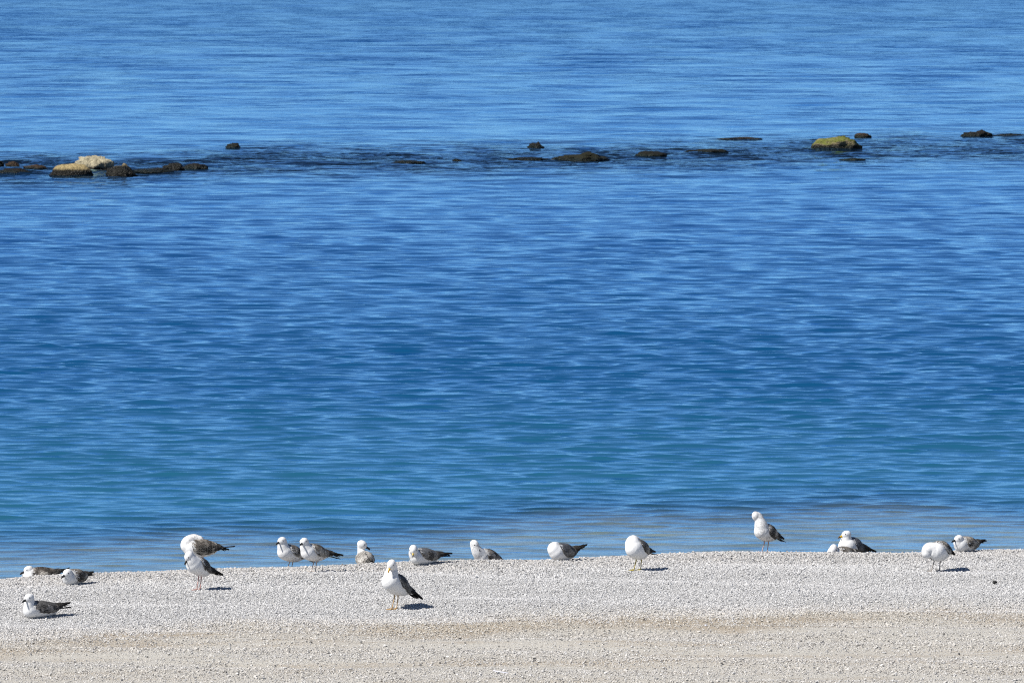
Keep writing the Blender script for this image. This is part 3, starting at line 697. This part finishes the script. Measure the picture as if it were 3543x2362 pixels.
RAW = []
def build_gull(key, plumage, legs, label):
    q = dict(POSES[key], key=key); pal = PL[plumage]; g = np.random.default_rng(ord(key))
    root = link('gull', None, None, None, q['loc'])
    tag(root, label, 'gull', 'gulls resting on the gravel bank')
    C, Rm, H = (np.array(q[k]) for k in ('chest', 'rump', 'head')); R = q['R']; a = unit(Rm - C); b = unit(q['bill']); L = np.linalg.norm(Rm - C)
    T = np.array(q['tail'])
    co, fa = [], []
    tube(co, fa, [(*C, R), (*(C + a * L * .35), R * 1.02), (*(C + a * L * .7 - (0, 0, R * .03)), R * .88), (*(Rm - (0, 0, R * .08)), R * .58), (*(Rm * .8 + T * .2 - (0, 0, R * .06)), R * .26)], 6, 20)
    st = C + unit(np.array(q['neck'][0][:3]) - C) * R * 0.25
    nk = [(*st, R * .92)] + [tuple(x) for x in q['neck']] + [(*(H - b * .006), .036)]
    tube(co, fa, nk, 6, 18)
    blob(co, fa, H + b * .004, b, .047, .0375, .0385)
    blob(co, fa, H + b * .030 - np.array((0, 0, .003)), b, .022, .017, .019)
    o = link('body', mesh_np('body', co, fa), MB, root)
    m = o.modifiers.new('r', 'REMESH'); m.mode = 'VOXEL'; m.voxel_size = 0.006; m.use_smooth_shade = True
    m = o.modifiers.new('s', 'SMOOTH'); m.factor = 0.5; m.iterations = 5
    RAW.append((o, q, pal))
    for side in (-1, 1): build_wing(q, side, pal, g, root)
    build_tail(q, pal, root); build_head_parts(q, pal, root)
    for k in range(len(q['feet'])): build_leg(q, k, LEGC[legs], root)
    return root
GULLS = [
    ('A', 'juvbrown', None, 'brown mottled young gull lying behind the crest, farthest left, dark bill to the left'),
    ('B', 'juvbrown', None, 'young gull with white breast lying just right of the leftmost gull'),
    ('C', 'juvgrey', None, 'grey brown young gull lying alone at lower left, nearest the sand'),
    ('D', 'juv', 'pink', 'large preening gull with head bent over its mottled brown back, standing at the crest'),
    ('E', 'juvgrey', 'pink', 'standing grey winged gull with lowered head in front of the preening brown gull'),
    ('F', 'juv', 'pale', 'standing black billed gull, left one of the close pair'),
    ('G', 'juv', 'pale', 'standing gull with grey mottled wings, right one of the close pair'),
    ('H', 'juvpale', None, 'pale backed gull sitting with its back to us, bill to the right'),
    ('I', 'adult', 'orange', 'large white gull on orange legs, yellow bill tucked to its chest, nearest standing one'),
    ('J', 'subadult', None, 'lying gull with grey back, yellow bill pointing down, behind the large white gull'),
    ('K', 'juvdark', None, 'dark mottled gull sitting at the crest with its bill turned into its shoulder'),
    ('L', 'adult', None, 'grey backed gull lying asleep with head tucked back and tail raised'),
    ('M', 'subdark', 'yellow', 'round white gull on yellow legs with its head hidden behind its back'),
    ('N', 'juvdark', 'pinkpale', 'spotted gull standing highest on the crest with head bowed, against the water'),
    ('O', 'adultdark', None, 'upright sitting gull with dark grey back and yellow bill to the left'),
    ('P', 'juv', None, 'low lying gull with brown back in front of the upright yellow billed gull'),
    ('Q', 'juv', 'grey', 'standing gull bent over, preening its belly, on thin grey legs at right'),
    ('R', 'juv', None, 'brown mottled gull lying at far right with black bill to the left'),
]
for gl in GULLS: build_gull(*gl)
dg = bpy.context.evaluated_depsgraph_get()
for o, q, pal in RAW:
    me = bpy.data.meshes.new_from_object(o.evaluated_get(dg)); old = o.data; o.modifiers.clear(); o.data = me; bpy.data.meshes.remove(old); me.name = 'body'
    if not me.materials: me.materials.append(MB)
    me.polygons.foreach_set('use_smooth', [True] * len(me.polygons))
    co = np.zeros(len(me.vertices) * 3, np.float32); me.vertices.foreach_get('co', co); co = co.reshape(-1, 3)
    C, Rm, H = (np.array(q[k]) for k in ('chest', 'rump', 'head')); a = unit(Rm - C)
    along = (co - C) @ a / q['R']; hgt = (co[:, 2] - C[2]) / q['R']
    nape = np.clip(-((co - H) @ unit(q['bill'])) / 0.04 + 0.1, 0, 1) * (np.linalg.norm(co - H, axis=1) < 0.14)
    mot = pal['mot'] * np.clip((0.5 if pal['mot'] > .9 else 0.18) + 0.75 * np.clip(along, 0, 1.2) + (0.0 if pal['mot'] > .9 else 0.5) * nape - 0.1 * np.clip(-hgt, 0, 1), 0, 1)
    attr_f(me, 'mot', mot); attr_c(me, 'spot', np.tile(np.array(pal['spot']), (len(co), 1)))

# ------------------------------------------------------------------ shed feather on the sand
def shed_feather():
    x0, y0 = -0.09, 61.89; z0 = float(beach_z(x0, y0))
    root = link('shed_feather', None, None, None, (x0, y0, z0)); tag(root, 'white shed feather lying on the sand at the bottom centre', 'feather')
    t = mat_plain('feather_white', (0.74, 0.74, 0.82), 0.7, 0.12)
    n = 9; c, f = [], []
    for i in range(n):
        u = i / (n - 1); p = np.array((-0.055 + 0.12 * u, -0.01 - 0.02 * u, 0.030 - 0.018 * u)); hw = 0.011 * math.sin(math.pi * min(1, .12 + u * .88)) + .001
        for sg in (-1, 0, 1):
            for dz in (0.0, -0.0012): c.append(p + np.array((0.15 * hw * sg, hw * sg, dz - abs(sg) * .004)))
    for i in range(n - 1):
        a, b = i * 6, i * 6 + 6
        for k in (0, 2): f += [(a + k, b + k, b + k + 2, a + k + 2), (a + k + 1, a + k + 3, b + k + 3, b + k + 1)]
        f += [(a, a + 1, b + 1, b), (a + 4, b + 4, b + 5, a + 5)]
    f += [(0, 2, 3, 1), (2, 4, 5, 3)]; e = (n - 1) * 6; f += [(e, e + 1, e + 3, e + 2), (e + 2, e + 3, e + 5, e + 4)]
    link('vane', mesh_np('vane', c, f), t, root)
    c, f = [], []; tube(c, f, [(-.085, -.006, .026, .0022), (-.04, -.011, .031, .0019), (.03, -.024, .021, .0015), (.064, -.03, .013, .0007)], 4, 6)
    link('shaft', mesh_np('shaft', c, f), mat_plain('feather_shaft', (0.62, 0.58, 0.52), 0.5, 0.1), root)
shed_feather()
